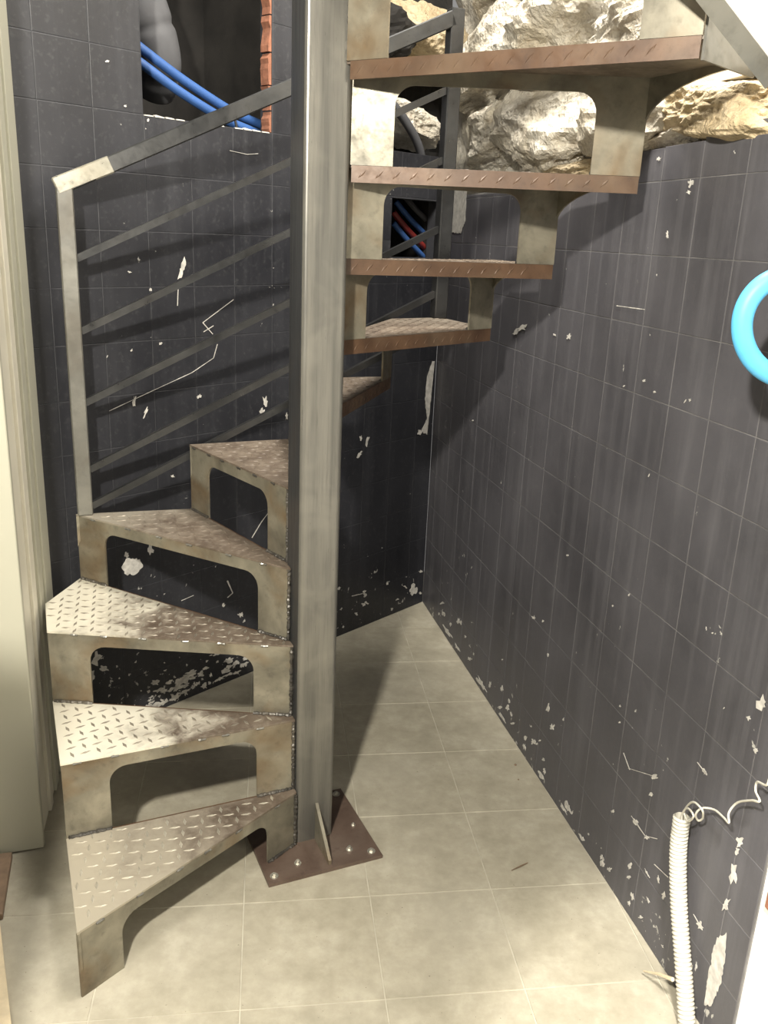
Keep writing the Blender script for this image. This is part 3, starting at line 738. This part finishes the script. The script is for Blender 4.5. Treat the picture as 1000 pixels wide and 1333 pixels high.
for k, (t0_, t1_, dp) in enumerate(((0.0, 0.30, 0.002), (0.31, 0.40, 0.010), (0.41, 0.52, 0.004), (0.53, 0.66, 0.011), (0.67, 0.74, 0.003), (0.75, 1.0, 0.011))):
    a = ca + sd * (0.024 + Ls * t0_) + ins; b = ca + sd * (0.024 + Ls * t1_) + ins
    mb = MB(); mb.prism([a + Vector((0, 0, 0.003)), b + Vector((0, 0, 0.003)), b + sn * dp + Vector((0, 0, 0.003)), a + sn * dp + Vector((0, 0, 0.003))], (0, 0, 2.59))
    under(mb.build('profile_strip', CREAM_D if k < 3 else CREAM, cab, bevel=0.0015), cab)

# battens lying on the floor at the lower left
def batten(name, a, b, w, h, mat, label, cat):
    a = Vector(a); b = Vector(b); root = a.copy(); mb = MB()
    mb.bar(Vector((0, 0, h / 2)), (b - a) + Vector((0, 0, h / 2)), w, h); o = mb.build(name, mat, None, loc=root, bevel=0.002)
    return tag(o, label, cat)
f0, f1 = floor_pt(4, 1118), floor_pt(-10, 1200)
batten('wooden_batten', f0, f1, 0.045, 0.018, WOOD, 'dark brown wooden batten on the floor before the cream cabinet', 'batten')
f0, f1 = floor_pt(-6, 1212), floor_pt(8, 1345)
batten('wooden_strip', f0, f1, 0.022, 0.02, WOOD_L, 'pale wooden strip on the floor at the lower left edge', 'strip')

# ------------------------------------------------------------------ pipes in the openings
def pipe(name, px, off, r, mat, label, cat, group=None, P=pxB, n=12, sub=8):
    pts = spline([P(x, y, o) for (x, y), o in zip(px, off)], sub); root = pts[0].copy()
    mb = MB(); mb.tube([q - root for q in pts], r, n); o = mb.build(name, mat, None, True, root); return tag(o, label, cat, group)
pipe('blue_pipe', [(168, 50), (188, 66), (240, 105), (300, 144), (334, 160), (362, 171)], [-.15, -.14, -.13, -.12, -.12, -.125], 0.0135, BLUE, 'upper blue pipe crossing the broken wall opening', 'pipe', 'blue pipes in the wall opening')
pipe('blue_pipe', [(150, 58), (186, 84), (235, 120), (290, 154), (326, 170), (366, 186)], [-.14, -.12, -.105, -.10, -.10, -.11], 0.0135, BLUE, 'lower blue pipe crossing the broken wall opening', 'pipe', 'blue pipes in the wall opening')
pts = spline([pxB(x, y, o) for x, y, o in ((150, -70, -.30), (172, -20, -.28), (188, 20, -.26), (200, 56, -.255), (206, 88, -.27), (200, 118, -.32))], 10)
root = pts[0].copy(); mb = MB(); k = len(pts)
mb.tube([q - root for q in pts], [0.078 * (1 - 0.2 * (i / k) ** 2) - 0.006 * math.exp(-((i % 17) - 8) ** 2 / 2.0) for i in range(k)], 20)
tag(mb.build('grey_duct', DUCT, None, True, root), 'fat grey ribbed duct above the blue pipes in the wall opening', 'duct')
mb = MB(); a = pxB(305, 150, -0.07); mb.tube([Vector((0, 0, 0)), pxB(308, 166, -0.07) - a], 0.004, 8)
tag(mb.build('cable_tie', plain('black_tie', (0.02, 0.02, 0.02), 0.6), None, False, a), 'thin black tie hanging by the lower blue pipe', 'tie')
for nm, mt, dy, lab, dx in (('grey_pipe', DUCT, -14, 'dark grey pipe, topmost of the slanting pipes in the corner niche', 9), ('blue_pipe', BLUE, 0, 'blue pipe above the red one in the corner niche', 3), ('red_pipe', RED, 14, 'red pipe between blue ones in the corner niche', 0), ('blue_pipe', BLUE, 28, 'lowest blue pipe in the corner niche', 0)):
    pipe(nm, [(512 + dx, 262 + dy), (530 + dx, 284 + dy), (550 + dx, 305 + dy), (566, 322 + dy)], [-.11, -.09, -.08, -.08], 0.0105, mt, lab, 'pipe', 'pipes in the corner niche')
pipe('grey_pipe', [(505, 128), (528, 158), (545, 190), (552, 225)], [-.07, -.06, -.06, -.08], 0.016, DUCT, 'grey pipe rising behind the railing beneath the rock', 'pipe')

# ------------------------------------------------------------------ conduit, curly wire and blue loop on the right wall
ctop = pxR(888, 1062, 0.030)
cpts = [Vector((0.662, 1.395, 0.0)), Vector((0.655, 1.44, 0.10)), pxR(884, 1180, 0.028), pxR(883, 1110, 0.029), ctop]
cp = spline(cpts, 40); root = cpts[0].copy(); seg = 0.0
fine_pts = []; acc = 0.0
for a, b in zip(cp[:-1], cp[1:]):
    k = max(1, int((b - a).length / 0.0012)); fine_pts += [a.lerp(b, j / k) for j in range(k)]
rads = []; d = 0.0
for i, q in enumerate(fine_pts):
    if i: d += (q - fine_pts[i - 1]).length
    rads.append(0.0162 + 0.0018 * math.sin(d / 0.0085 * 2 * math.pi))
mb = MB(); mb.tube([q - root for q in fine_pts], rads, 14, caps=False)
cond = mb.build('corrugated_conduit', WHITE_P, None, True, root)
tag(cond, 'white corrugated conduit standing up from the floor against the right wall', 'conduit')
tdir = (fine_pts[-1] - fine_pts[-8]).normalized(); mb = MB()
mb.tube([fine_pts[-1] - root - tdir * 0.05, fine_pts[-1] - root + tdir * 0.0005], 0.0140, 14, caps=False)
mb.build('inner_wall', WHITE_P, cond, True)
wire_px = [(889, 1085), (888, 1062), (895, 1052), (903, 1062), (896, 1069), (891, 1056), (902, 1044), (914, 1054), (915, 1065), (909, 1068), (906, 1060), (914, 1052), (930, 1054), (942, 1064), (949, 1071), (949, 1058), (960, 1045), (978, 1042), (989, 1043), (984, 1030), (986, 1018), (998, 1022), (1004, 1010), (1020, 1000)]
offs = [0.030, 0.030] + [0.036 + 0.008 * math.sin(i * 1.7) for i in range(len(wire_px) - 2)]
pipe('curly_wire', wire_px, offs, 0.0021, WHITE_P, 'thin white wire curling out of the corrugated conduit top', 'wire', None, pxR, 8, 8)
a = pxR(876, 1275, 0.052); b = floor_pt(838, 1264, 0.02)
mb = MB(); mb.tube([Vector((0, 0, 0)), (b - a) * 0.45 + Vector((0, 0, 0.004)), b - a], [0.0045, 0.0035, 0.0015], 7)
tag(mb.build('wood_splinter', WOOD_L, None, False, a), 'thin pale splinter poking out from behind the conduit', 'splinter')
# blue pipe looping out of the wall
def facing(px, py, ypl): return hit(px, py, (0, ypl, 0), (0, 1, 0))
YP = 1.36
cen = facing(1029, 426, YP); rad_px = 63
loop = []
for k in range(25):
    a = math.radians(70 + 220 * k / 24); loop.append(facing(1029 + rad_px * math.cos(a), 426 - rad_px * math.sin(a) * 1.06, YP))
st = loop[0] + Vector((0.16, 0.02, -0.004)); en_ = loop[-1] + Vector((0.16, 0.02, 0.004))
pts = spline([st] + loop[1:-1:2] + [en_], 6); root = pts[0].copy()
mb = MB(); mb.tube([q - root for q in pts], 0.0155, 20)
tag(mb.build('blue_loop_pipe', BLUE_L, None, True, root), 'sky blue pipe looping out of the right wall at eye height', 'pipe')
# exposed brick and mortar lump at the wall end
mb = MB()
for (x0, x1, z0, z1) in ((R_END + 0.02, R_END + 0.12, 0.395, 0.435),):
    slab(mb, WR, x0, x1, z0, z1, -0.003, 0.004)
o = mb.build('brick', BRICK, bpy.data.objects['wall_right_end'])
# splinters and grit on the floor
def splinter(px0, px1, r, label):
    a = floor_pt(*px0, r); b = floor_pt(*px1, r); mb = MB()
    mb.tube([Vector((0, 0, 0)), (b - a) * 0.5 + Vector((0.002, 0, 0.001)), b - a], [r * 0.5, r, r * 0.6], 6)
    tag(mb.build('wood_splinter', WOOD, None, False, a), label, 'splinter')
splinter((666, 1133), (687, 1123), 0.0022, 'dark splinter lying on the floor tile between post and right wall')
for x, y, s, lab in ((671, 996, 0.004, 'larger brown crumb on the floor by the right wall'), (675, 1015, 0.0025, 'smaller brown crumb on the floor by the right wall')):
    a = floor_pt(x, y); mb = MB(); mb.tube([(0, 0, 0), (0, 0, s * 0.6), (0, 0, s)], [s, s * 0.9, s * 0.4], 7)
    tag(mb.build('dirt_crumb', WOOD, None, False, a), lab, 'crumb')
